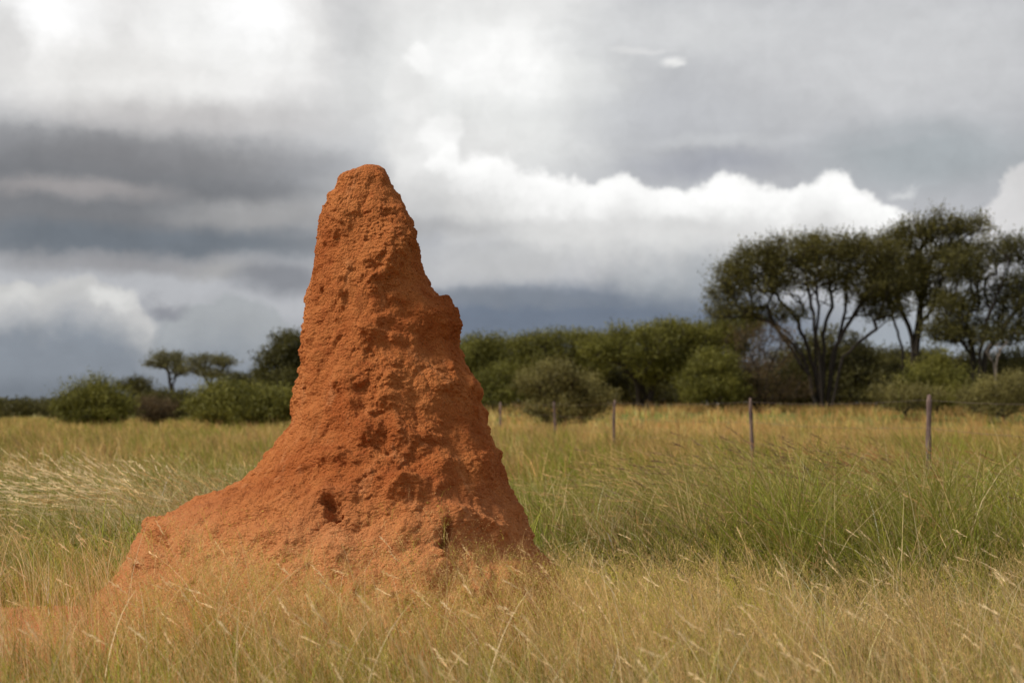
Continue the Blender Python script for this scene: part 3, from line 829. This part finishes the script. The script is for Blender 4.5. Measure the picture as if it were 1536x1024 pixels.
# left of the mound
LF = 'far trees left of the mound'
LB = 'bushes left of the mound'
plant('acacia_tree', 'tree', 'dark leafy tree half hidden behind the left side of the mound', 95,
      [(440, 515, 34, 16), (420, 540, 36, 18), (460, 545, 34, 24), (440, 575, 50, 22), (400, 560, 22, 10)], [[(440, 610), (436, 575), (425, 545)], [(442, 610), (448, 570), (450, 530)]],
      'dark', LF, nt=460, per=50, trunk=.2, spread=.38, seed=41, leafk=1.3, skirt=True, stick=.14)
plant('acacia_tree', 'tree', 'small slender acacia with a flat crown, first tall tree from the left', 125,
      [(250, 535, 26, 8), (264, 545, 24, 7), (236, 546, 18, 6), (272, 556, 16, 6)], [[(257, 612), (257, 580), (255, 560), (248, 540)], [(257, 612), (258, 575), (266, 550)]],
      'far', LF, nt=230, per=22, trunk=.13, spread=.30, seed=42, leafk=1.0, flat=.5)
plant('acacia_tree', 'tree', 'flat topped acacia with open branches standing between the slender one and the dark tree', 120,
      [(312, 540, 36, 7), (338, 543, 20, 7), (292, 552, 24, 7), (325, 560, 34, 7), (352, 572, 24, 8)], [[(322, 612), (318, 585), (305, 560), (298, 548)], [(322, 612), (324, 580), (335, 555)], [(322, 612), (332, 590), (350, 575)]],
      'far', LF, nt=330, per=22, trunk=.13, spread=.30, seed=43, leafk=1.0, flat=.5)
plant('acacia_tree', 'tree', 'small round headed tree left of the slender flat crowned acacia', 125,
      [(206, 578, 16, 11), (212, 590, 18, 10), (182, 580, 8, 5)], [[(208, 615), (206, 595), (205, 580)]], 'dark', LF, nt=90, per=60, trunk=.16, spread=.46, seed=44, leafk=1.2)
plant('acacia_tree', 'tree', 'low spreading tree joining the dark tree behind the mound', 105,
      [(378, 570, 34, 12), (360, 585, 30, 14), (392, 590, 30, 16)], [[(375, 612), (372, 590), (365, 575)], [(376, 612), (385, 585)]], 'dark', LF, nt=240, per=50, trunk=.16, spread=.36, seed=45, leafk=1.2, skirt=True)
plant('bush', 'bush', 'large airy green bush with wispy top at the far left', 70,
      [(140, 598, 38, 16), (110, 608, 30, 14), (170, 610, 30, 14), (142, 618, 50, 10), (145, 584, 14, 8)], [[(142, 632), (140, 605)], [(144, 632), (160, 605)]], 'green', LB, nt=260, per=75, trunk=.05, spread=.26, seed=46, stick=.2)
plant('bush', 'bush', 'broad green bush close to the left side of the mound', 62,
      [(340, 598, 40, 18), (385, 602, 40, 16), (310, 612, 26, 14), (350, 618, 60, 12), (420, 612, 30, 16)], [[(352, 636), (345, 605)], [(356, 636), (375, 605)]], 'green', LB, nt=330, per=75, trunk=.05, spread=.25, seed=47, stick=.16)
plant('bush', 'bush', 'brownish low bush below the slender flat crowned acacia', 72,
      [(235, 612, 26, 10), (222, 606, 14, 8)], [[(236, 628), (234, 612)]], 'brown', LB, nt=110, per=50, trunk=.05, spread=.24, seed=48)
plant('bush', 'bush', 'dark green bush behind the slender flat crowned acacia', 100,
      [(245, 597, 28, 10), (272, 600, 24, 10), (215, 602, 20, 8)], [[(248, 618), (248, 600)]], 'dark', LB, nt=110, per=70, trunk=.07, spread=.4, seed=49, leafk=1.2)
plant('bush', 'bush', 'dark rounded bush on the horizon, second from the left edge', 150, [(30, 606, 16, 8), (45, 610, 14, 6)], [[(32, 620), (32, 608)]], 'dark', LB, nt=60, per=60, trunk=.1, spread=.5, seed=50, leafk=1.6)
plant('bush', 'bush', 'low bush on the horizon just left of the large airy bush', 150, [(72, 609, 18, 7), (92, 607, 12, 6)], [[(74, 620), (74, 610)]], 'far', LB, nt=60, per=60, trunk=.1, spread=.5, seed=51, leafk=1.6)
plant('bush', 'bush', 'dark bush cut off by the left edge of the photo', 170, [(-2, 606, 10, 7), (8, 612, 14, 4)], [[(0, 620), (0, 610)]], 'dark', LB, nt=50, per=60, trunk=.1, spread=.5, seed=52, leafk=1.6)


# ------------------------------------------------------------------ fence
def build_fence():
    r = np.random.default_rng(5)
    Ys = [15.0, 20.0, 27.0, 37.2, 44.2, 53.5, 62.0]
    pos = []
    for Yp in Ys:
        x = 9.583 - 0.1866 * Yp
        pos.append(np.array([x, Yp, float(H(x, Yp))]))
    tops = [1.30, 1.28, 1.24, 1.16, 1.14, 1.12, 1.1]
    root = pos[1].copy()
    rt = empty('wire_fence', root)
    tag(rt, 'old wire fence on weathered crooked wooden posts crossing the grassy field', 'fence')
    rads = [.040, .038, .036, .038, .038, .040, .036]
    hs = []
    for k, (p, rd_) in enumerate(zip(pos, rads)):
        top = 1.35 + (615 - [590, 592, 597, 600, 602, 603, 604][k]) * p[1] / F
        h = top - p[2]; hs.append(h)
        ns, sd_ = 16, 12
        lean = r.normal(0, 0.02, 2)
        ph = r.uniform(0, 6)
        V = []
        for i in range(ns):
            f = i / (ns - 1)
            c = np.array([lean[0] * f * h + 0.012 * math.sin(f * 5 + ph), lean[1] * f * h, -0.15 + (h + 0.15) * f])
            rr = rd_ * (1.08 - 0.2 * f) * (1 + 0.10 * math.sin(f * 17 + ph * 2))
            if i == ns - 1: rr *= 0.72
            for j in range(sd_):
                a = 2 * math.pi * j / sd_
                q_ = rr * (1 + 0.10 * math.sin(3 * a + ph + f * 2))
                V.append(c + np.array([math.cos(a) * q_, math.sin(a) * q_, 0]))
        V.append(c + np.array([0, 0, 0.01]))
        Fc = []
        for i in range(ns - 1):
            for j in range(sd_):
                a, b = i * sd_ + j, i * sd_ + (j + 1) % sd_
                Fc.append((a, b, b + sd_, a + sd_))
        tp = (ns - 1) * sd_
        for j in range(0, sd_):
            Fc.append((tp + j, tp + (j + 1) % sd_, ns * sd_, ns * sd_))
        me_f = np.array(Fc[:-sd_]); o = None
        # cap as quads between neighbours (pairs), keeps one face size
        cap = np.array([(tp + j, tp + j + 1, tp + (j + 2) % sd_, ns * sd_) for j in range(0, sd_, 2)])
        mesh_np('post', np.array(V) + p - root, np.concatenate([me_f, cap]), M_POST, smooth=True, parent=rt)
    for lvl in (0.95, 0.68, 0.40):
        segs = []
        for k in range(len(pos) - 1):
            a = pos[k] + np.array([-.045, 0, hs[k] * lvl]); b = pos[k + 1] + np.array([-.04, 0, hs[k + 1] * lvl])
            n = 8
            pr_ = a
            for i in range(1, n + 1):
                f = i / n; c = a * (1 - f) + b * f; c[2] -= 0.10 * 4 * f * (1 - f) * 0.5
                segs.append((pr_ - root, c - root, .0022, .0022)); pr_ = c
        v, f = tubes(segs, 4)
        mesh_np('wire', v, f, M_WIRE, parent=rt)


build_fence()


# ------------------------------------------------------------------ grass
def blades(B, Hh, W, lean, ldir, nseg, cols, tipcols=None, droop=0.25, wphase=None):
    """ribbons: B (n,3) feet, Hh height, W width, lean amount, ldir (n,2) unit lean direction"""
    n = len(B)
    t = np.linspace(0, 1, nseg + 1)[None, :]
    off = (Hh * lean)[:, None] * t ** 1.8
    z = Hh[:, None] * (t - droop * np.clip(lean, 0, 1.6)[:, None] * t ** 3)
    ctr = np.empty((n, nseg + 1, 3))
    ctr[:, :, 0] = B[:, 0:1] + off * ldir[:, 0:1]; ctr[:, :, 1] = B[:, 1:2] + off * ldir[:, 1:2]; ctr[:, :, 2] = B[:, 2:3] + z
    a = rng.uniform(0, math.pi, n)
    wd = np.stack([np.cos(a), np.sin(a) * 0.6, np.zeros(n)], -1)[:, None, :]
    w = (W[:, None] * (1 - t ** 2 * 0.85) * 0.5)[:, :, None]
    V = np.stack([ctr - wd * w, ctr + wd * w], 2).reshape(-1, 3)
    k = nseg + 1
    base = (np.arange(n) * k * 2)[:, None]; i = (np.arange(nseg) * 2)[None, :]
    q_ = base + i
    Fc = np.stack([q_, q_ + 1, q_ + 3, q_ + 2], -1).reshape(-1, 4)
    if tipcols is None: C = np.repeat(cols, k * 2, 0)
    else:
        tt = np.repeat(t, 2, 1)[:, :, None] ** 1.5
        C = (cols[:, None, :] * (1 - tt) + tipcols[:, None, :] * tt).reshape(-1, 3)
    return V, Fc, C, ctr


def join(parts):
    Vs, Fs, Cs = [], [], []; n = 0
    for v, f, c in parts:
        Vs.append(v); Fs.append(f + n); Cs.append(c); n += len(v)
    return np.concatenate(Vs), np.concatenate(Fs), np.concatenate(Cs)


TAN = np.array([0.60, 0.415, 0.170]); STRAW = np.array([0.88, 0.71, 0.43]); GREEN = np.array([0.155, 0.205, 0.014])
OLIVE = np.array([0.34, 0.315, 0.045]); GOLD = np.array([0.80, 0.47, 0.160]); RUST = np.array([0.52, 0.25, 0.10]); PURP = np.array([0.20, 0.115, 0.075])
BRIGHT = np.array([0.24, 0.31, 0.022])


def inside_mound(x, y, m=0.0):
    """crude footprint of the mound at grass height"""
    cx = -0.75; rx = np.where(x < cx, 1.72, 1.02) + m
    return ((x - cx) / rx) ** 2 + ((y - MD) / (1.25 + m)) ** 2 < 1


def field(y0, y1, tuft_density, per, spread, margin=0.5):
    """tuft feet scattered in the view wedge"""
    half = lambda y: y * 0.43 + margin + 0.7
    A = (half(y0) + half(y1)) * (y1 - y0)
    n = int(A * tuft_density)
    y = np.sqrt(rng.uniform(y0 ** 2, y1 ** 2, n)); x = rng.uniform(-1, 1, n) * half(y)
    return x, y


def tone(x, y, tall):
    """share of green against dry by place"""
    p = np.stack([x * 0.35, y * 0.22, np.zeros_like(x)], -1)
    return 1.5 * fbm(p, 3, 61)


def pick(x, y, nz, zone):
    n = len(x); u = x / y
    gsh = np.full(n, 0.25)
    if zone == 'near':
        gsh = 0.36 + 0.65 * nz + 0.10 * sstep(-u, -0.1, 0.1)
    elif zone == 'mid':
        gsh = 0.86 + 0.7 * nz
        gsh = np.where(u < -0.08, 0.66 + 0.9 * nz, gsh)
    elif zone == 'field':
        gsh = 0.58 + 1.0 * nz
        gsh = gsh - 0.35 * sstep(y, 32, 48) * sstep(u, -0.05, 0.02)
    else:
        gsh = np.where(u > -0.04, 0.04 + 0.3 * nz, 0.40 + 0.8 * nz)
    return np.clip(gsh, 0.03, 0.92)


def colours(n, gsh, zone):
    r1 = rng.uniform(size=n); r2 = rng.uniform(size=(n, 1)); r3 = rng.uniform(0.72, 1.22, (n, 1))
    dryA, dryB = {'near': (TAN, STRAW), 'mid': (TAN, STRAW), 'field': (GOLD, TAN), 'far': (GOLD, TAN)}[zone]
    dry = dryA + (dryB - dryA) * r2 ** 2
    dry = np.where(rng.uniform(size=(n, 1)) < 0.14, RUST, dry)
    gr = GREEN + (OLIVE - GREEN) * r2
    gr = np.where(rng.uniform(size=(n, 1)) < 0.25, BRIGHT, gr)
    return np.where((r1 < gsh)[:, None], gr, dry) * r3


def scatter(zone, y0, y1, dens, per, spread, hfun, wid, nseg, keep=None, leanbase=0.35):
    x, y = field(y0, y1, dens, per, spread)
    if keep is not None:
        k = keep(x, y); x, y = x[k], y[k]
    tn = tone(x, y, False)
    gs = pick(x, y, tn, zone)
    # tufts: most blades of one tuft share a character
    gs = np.clip(gs + rng.normal(0, 0.25, len(gs)), 0.02, 0.95)
    th = hfun(x, y) * np.clip(np.exp(rng.normal(0, 0.24, len(x))), 0.5, 1.45)
    n = len(x)
    k = rng.integers(max(1, per // 2), per + per // 2 + 1, n)
    I = np.repeat(np.arange(n), k); N = len(I)
    a = rng.uniform(0, 2 * math.pi, N); rr = spread * np.sqrt(rng.uniform(0, 1, N))
    bx = x[I] + np.cos(a) * rr; by = y[I] + np.sin(a) * rr
    out = np.stack([np.cos(a), np.sin(a)], -1) * (rr / spread)[:, None]
    wind = np.array([-0.95, -0.05])
    gust = 0.6 + 0.8 * fbm(np.stack([x * 0.8, y * 0.6, x * 0 + 3], -1), 2, 95)[I][:, None]
    dv = out * rng.uniform(0.3, 1.0, (N, 1)) + wind * rng.uniform(0.0, 1.0, (N, 1)) * gust + rng.normal(0, 0.42, (N, 2))
    ln = np.linalg.norm(dv, axis=1) + 1e-6
    h = th[I] * rng.uniform(0.45, 1.1, N)
    B = np.stack([bx, by, H(bx, by) - 0.01], -1)
    cols = colours(N, gs[I], zone) * np.exp(rng.normal(-0.03, 0.30, n))[I][:, None] * (1 + 0.35 * fbm(np.stack([x * 0.9, y * 0.5, x * 0], -1), 2, 91))[I][:, None]
    cols = np.clip(cols, 0.01, 0.9)
    V, Fc, C, ctr = blades(B, h, wid * rng.uniform(0.6, 1.4, N), ln * leanbase * rng.uniform(0.5, 2.0, N), dv / ln[:, None], nseg, cols,
                           tipcols=cols * (0.55 + 0.33 * gs[I][:, None]) + (0.45 - 0.33 * gs[I][:, None]) * TAN * rng.uniform(.8, 1.3, (N, 1)))
    return (V, Fc, C), (bx, by, h, gs[I])


def airy_heads(x, y, h, col, spike=14, size=0.0045, leanm=0.3):
    """thin stems carrying an open panicle of tiny spikelets"""
    n = len(x)
    dv = np.stack([-rng.uniform(0.1, 1.0, n), rng.normal(0, 0.35, n)], -1); ln = np.linalg.norm(dv, axis=1)
    B = np.stack([x, y, H(x, y) - 0.01], -1)
    V, Fc, C, ctr = blades(B, h, np.full(n, 0.0022), leanm * rng.uniform(0.3, 1.8, n), dv / ln[:, None], 6, col)
    parts = [(V, Fc, C)]
    # branchlets
    m = 7
    f = rng.uniform(0.62, 1.0, (n, m)); seg = np.clip((f * 6).astype(int), 0, 5); fr = f * 6 - seg
    I = np.arange(n)[:, None]
    st = ctr[I, seg] * (1 - fr)[..., None] + ctr[I, np.minimum(seg + 1, 6)] * fr[..., None]
    st = st.reshape(-1, 3); nb = len(st)
    L = (1.15 - f.reshape(-1)) * np.repeat(h, m) * rng.uniform(0.2, 0.5, nb)
    a = rng.uniform(0, 2 * math.pi, nb)
    cb = np.repeat(col, m, 0)
    V, Fc, C, ctb = blades(st, L, np.full(nb, 0.0013), rng.uniform(0.5, 1.4, nb), np.stack([np.cos(a), np.sin(a)], -1), 2, cb)
    parts.append((V, Fc, C))
    # spikelets
    k = max(1, spike // m)
    e = np.repeat(ctb[:, 1:, :].reshape(-1, 3), k, 0); e = e + rng.normal(0, 0.010, e.shape)
    cs = np.repeat(cb, 2 * k, 0) * 1.15
    v, f_, c_ = leaf_quads(e, size, cs, rng)
    parts.append((v, f_, c_))
    return join(parts)


def foxtails(x, y, h, col, ws=0.003, hw=0.012, hl=0.10, lean=0.35, ldir=None, hairs=26):
    """stems with a dense feathery spike"""
    n = len(x)
    dv = ldir if ldir is not None else np.stack([-rng.uniform(0.3, 1.0, n), rng.normal(0, 0.3, n)], -1); ln = np.linalg.norm(dv, axis=1)
    B = np.stack([x, y, H(x, y) - 0.01], -1)
    lean = lean * rng.uniform(0.5, 1.7, n)
    V, Fc, C, ctr = blades(B, h, np.full(n, ws), lean, dv / ln[:, None], 7, col)
    parts = [(V, Fc, C)]
    a0 = ctr[:, -2]; d = ctr[:, -1] - ctr[:, -2]; d /= np.linalg.norm(d, axis=1, keepdims=True)
    m = hairs
    f = rng.uniform(0, 1, (n, m))
    s0 = ctr[:, -1][:, None, :] + d[:, None, :] * (f[..., None] * hl - hl * 0.5)
    rad = hw * np.sin(np.clip(f, 0.03, 0.97) * math.pi) ** 0.5
    o = rng.normal(size=(n, m, 3)); o /= np.linalg.norm(o, axis=2, keepdims=True)
    tip = s0 + o * rad[..., None] + d[:, None, :] * hl * 0.18
    s0 = s0.reshape(-1, 3); tip = tip.reshape(-1, 3)
    w = np.cross(tip - s0, rng.normal(size=s0.shape)); w /= np.linalg.norm(w, axis=1, keepdims=True) + 1e-9
    wd = hw * 0.14
    V = np.stack([s0 - w * wd, s0 + w * wd, tip + w * wd * .4, tip - w * wd * .4], 1).reshape(-1, 3)
    Fc = np.arange(len(V)).reshape(-1, 4)
    parts.append((V, Fc, np.repeat(np.repeat(col * 1.1, m, 0), 4, 0)))
    return join(parts)


# heights by place
def h_near(x, y):
    u = x / y
    h = 0.43 + 0.16 * fbm(np.stack([x * 1.3, y * 1.3, x * 0], -1), 2, 71)
    h = h * (1 - 0.22 * (1 - sstep(y, 3.6, 5.2)))
    return h


def keep_near(x, y):
    u = x / y
    k = ~inside_mound(x, y, -0.08)
    k &= ~((u > 0.05) & (y > 8.9 + 0.35 * np.sin(x * 2.1)))
    # thin out on the red spill
    e = ((x + 2.4) / 1.9) ** 2 + ((y - 8.3) / 0.75) ** 2
    k &= ~((e < 1) & (rng.uniform(size=len(x)) < 0.6))
    k &= ~((x < -1.2) & (y > 5.6) & (y < 8.0) & (rng.uniform(size=len(x)) < 0.45 * sstep(-x, 1.2, 2.2)))
    k &= ~((vnoise(np.stack([x * 2.2, y * 2.2, x * 0], -1), 93) < -0.35) & (rng.uniform(size=len(x)) < 0.7))
    return k


parts = []
p_, info = scatter('near', 3.0, 10.2, 85, 17, 0.10, h_near, 0.0032, 6, keep_near, leanbase=0.55)
parts.append(p_)
# airy panicles, the soft haze of the foreground
x, y = field(3.6, 9.6, 120, 1, 0.05); k = keep_near(x, y); x, y = x[k], y[k]
c = np.where(rng.uniform(size=(len(x), 1)) < 0.3, OLIVE * 1.3, TAN * 1.1) * rng.uniform(0.8, 1.3, (len(x), 1))
parts.append(airy_heads(x, y, h_near(x, y) * rng.uniform(0.85, 1.45, len(x)), c, spike=14, size=0.0036))
# a taller, wispier veil close against the foot of the mound
n = 2100
x = rng.uniform(-3.4, 1.5, n); y = rng.uniform(6.3, 7.9, n); k = keep_near(x, y); x, y = x[k], y[k]
c = np.where(rng.uniform(size=(len(x), 1)) < 0.35, OLIVE * 1.3, TAN * 1.15) * rng.uniform(0.8, 1.3, (len(x), 1))
parts.append(airy_heads(x, y, rng.uniform(0.42, 0.74, len(x)) * (0.8 + 0.5 * sstep(fbm(np.stack([x * 1.2, y, x * 0], -1), 2, 99), -.3, .4)), c, spike=14, size=0.0036, leanm=0.5))
# pale dry curling stalks
x, y = field(4.2, 9.6, 13, 1, 0.05); k = keep_near(x, y); x, y = x[k], y[k]
parts.append(foxtails(x, y, h_near(x, y) * rng.uniform(0.9, 1.7, len(x)), STRAW * rng.uniform(0.85, 1.25, (len(x), 1)), 0.0035, 0.010, 0.09, 0.5))
x, y = field(4.6, 9.6, 16, 1, 0.05); k = keep_near(x, y); x, y = x[k], y[k]; n = len(x)
dv = rng.normal(0, 1, (n, 2)); dv /= np.linalg.norm(dv, axis=1, keepdims=True)
V, Fc, C, _ = blades(np.stack([x, y, H(x, y)], -1), h_near(x, y) * rng.uniform(0.9, 1.75, n), rng.uniform(0.003, 0.006, n), rng.uniform(0.1, 1.1, n), dv, 8,
                     STRAW * rng.uniform(0.7, 1.2, (n, 1)), droop=0.4)
parts.append((V, Fc, C))
x, y = field(3.4, 8.2, 5, 1, 0.05); k = keep_near(x, y); x, y = x[k], y[k]; n = len(x)
dv = rng.normal(0, 1, (n, 2)) + np.array([-.5, 0]); dv /= np.linalg.norm(dv, axis=1, keepdims=True)
V, Fc, C, ct_ = blades(np.stack([x, y, H(x, y)], -1), rng.uniform(0.45, 0.78, n) * np.clip(y / 6, .72, 1), rng.uniform(0.0025, 0.005, n), rng.uniform(0.05, 0.7, n), dv, 8,
                     STRAW * rng.uniform(0.7, 1.2, (n, 1)), droop=0.3)
parts.append((V, Fc, C))
V, Fc, C = join(parts)
o = mesh_np('foreground_grass', V, Fc, M_GRASS, cols=C)
tag(o, 'dry tan grass with airy seed heads filling the foreground around the mound', 'grass', kind='stuff')


def h_mid(x, y):
    u = x / y
    nz = fbm(np.stack([x * 0.5, y * 0.5, x * 0], -1), 2, 73)
    nz2 = vnoise(np.stack([x * 1.1 + 5, y * 0.9, x * 0], -1), 77)
    right = 0.88 + 0.20 * nz + 0.30 * nz2
    right = right * (0.62 + 0.38 * sstep(u, 0.02, 0.16)) * (1 - 0.38 * sstep(y, 13.5, 18))
    left = 0.52 + 0.14 * nz + 0.22 * nz2
    return np.where(u > -0.02, right, left)


def keep_mid(x, y):
    u = x / y
    k = ~inside_mound(x, y, 0.0)
    k &= ~((u > 0.0) & (y < 10.9 + 0.3 * np.sin(x * 1.7)))
    k &= ~((vnoise(np.stack([x * 0.9, y * 0.8, x * 0], -1), 97) < -0.28) & (rng.uniform(size=len(x)) < 0.8))
    return k


parts = []
p_, info = scatter('mid', 9.6, 21, 38, 22, 0.20, h_mid, 0.0074, 4, keep_mid, leanbase=0.8)
parts.append(p_)
x, y = field(9.8, 21, 26, 1, 0.05); k = keep_mid(x, y) & (y > 10.5); x, y = x[k], y[k]; n = len(x)
u = x / y
tn = fbm(np.stack([x * 0.45, y * 0.3, x * 0], -1), 3, 81)
cl = np.where(rng.uniform(size=(n, 1)) < 0.35, PURP, TAN * 1.05); cl = np.where((u < -0.1)[:, None], np.where(rng.uniform(size=(n, 1)) < .75, STRAW, TAN), cl)
kk = rng.uniform(size=n) < np.clip(0.45 + 1.6 * tn, 0.05, 1)
x, y, cl = x[kk], y[kk], cl[kk]
parts.append(foxtails(x, y, h_mid(x, y) * rng.uniform(0.95, 1.30, len(x)), cl * rng.uniform(.8, 1.2, (len(x), 1)), 0.004, 0.013, 0.15, 0.85, hairs=16))
def keep_low(x, y):
    u = x / y
    return (~inside_mound(x, y, 0.05)) & (vnoise(np.stack([x * 0.8, y * 0.8, x * 0], -1), 98) + 0.35 * sstep(u, 0, .1) * (y < 13) > 0.05)


# low broad-bladed growth in the hollow and between tussocks, tints darkened to paint shade
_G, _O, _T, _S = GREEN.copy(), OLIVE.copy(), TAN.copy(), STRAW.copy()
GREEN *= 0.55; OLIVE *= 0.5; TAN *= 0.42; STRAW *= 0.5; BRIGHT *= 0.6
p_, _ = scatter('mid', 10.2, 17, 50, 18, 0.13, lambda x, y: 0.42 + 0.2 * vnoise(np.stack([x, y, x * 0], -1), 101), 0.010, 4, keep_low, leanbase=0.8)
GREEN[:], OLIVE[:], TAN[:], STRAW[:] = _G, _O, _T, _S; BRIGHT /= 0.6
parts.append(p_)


def patch(cx, cy, rx, ry, n, h, col, hairs=22, hw=0.016, hl=0.17):
    x = cx + rng.normal(0, rx, n); y = cy + rng.normal(0, ry, n)
    k = keep_mid(x, y); x, y = x[k], y[k]; n = len(x)
    return foxtails(x, y, h * rng.uniform(0.8, 1.15, n), col * rng.uniform(.75, 1.25, (n, 1)), 0.004, hw, hl, 0.9, hairs=hairs)


parts += [patch(3.5, 14.6, .55, .8, 150, 1.12, PURP), patch(2.6, 15.2, .5, .8, 70, 1.05, TAN), patch(4.4, 13.4, .5, .6, 60, 1.1, RUST * .7),
          patch(-3.1, 12.3, .35, .4, 190, 0.92, STRAW), patch(-2.5, 12.0, .35, .4, 120, 0.85, TAN), patch(-4.9, 14.5, .7, .6, 60, .85, TAN),
          patch(-5.6, 18, .9, .6, 70, .8, STRAW), patch(1.9, 13.0, .4, .6, 60, .95, TAN), patch(5.0, 17.0, .8, .9, 90, 1.0, RUST * .8)]
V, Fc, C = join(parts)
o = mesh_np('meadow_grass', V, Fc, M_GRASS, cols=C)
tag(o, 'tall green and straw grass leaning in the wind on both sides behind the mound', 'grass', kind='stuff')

hf = lambda x, y: 0.50 + 0.34 * fbm(np.stack([x * 0.25, y * 0.25, x * 0], -1), 2, 75)
parts = []
p_, _ = scatter('field', 21, 52, 13, 12, 0.22, hf, 0.013, 3, None, leanbase=0.45); parts.append(p_)
x, y = field(21, 45, 5, 1, 0.05); n = len(x)
parts.append(foxtails(x, y, hf(x, y) * rng.uniform(1.0, 1.35, n), np.where(rng.uniform(size=(n, 1)) < 0.4, PURP * 1.3, TAN) * rng.uniform(.8, 1.2, (n, 1)), 0.008, 0.022, 0.15, 0.5, hairs=8))
V, Fc, C = join(parts)
o = mesh_np('field_grass', V, Fc, M_GRASS, cols=C)
tag(o, 'golden and green grass of the open field along the wire fence', 'grass', kind='stuff')
parts = []
p_, _ = scatter('far', 52, 130, 1.6, 12, 0.5, lambda x, y: 0.48 + 0 * x, 0.035, 2, None, leanbase=0.4); parts.append(p_)
V, Fc, C = join(parts)
o = mesh_np('distant_grass', V, Fc, M_GRASS, cols=C)
tag(o, 'golden grass at the far edge of the field below the trees', 'grass', kind='stuff')
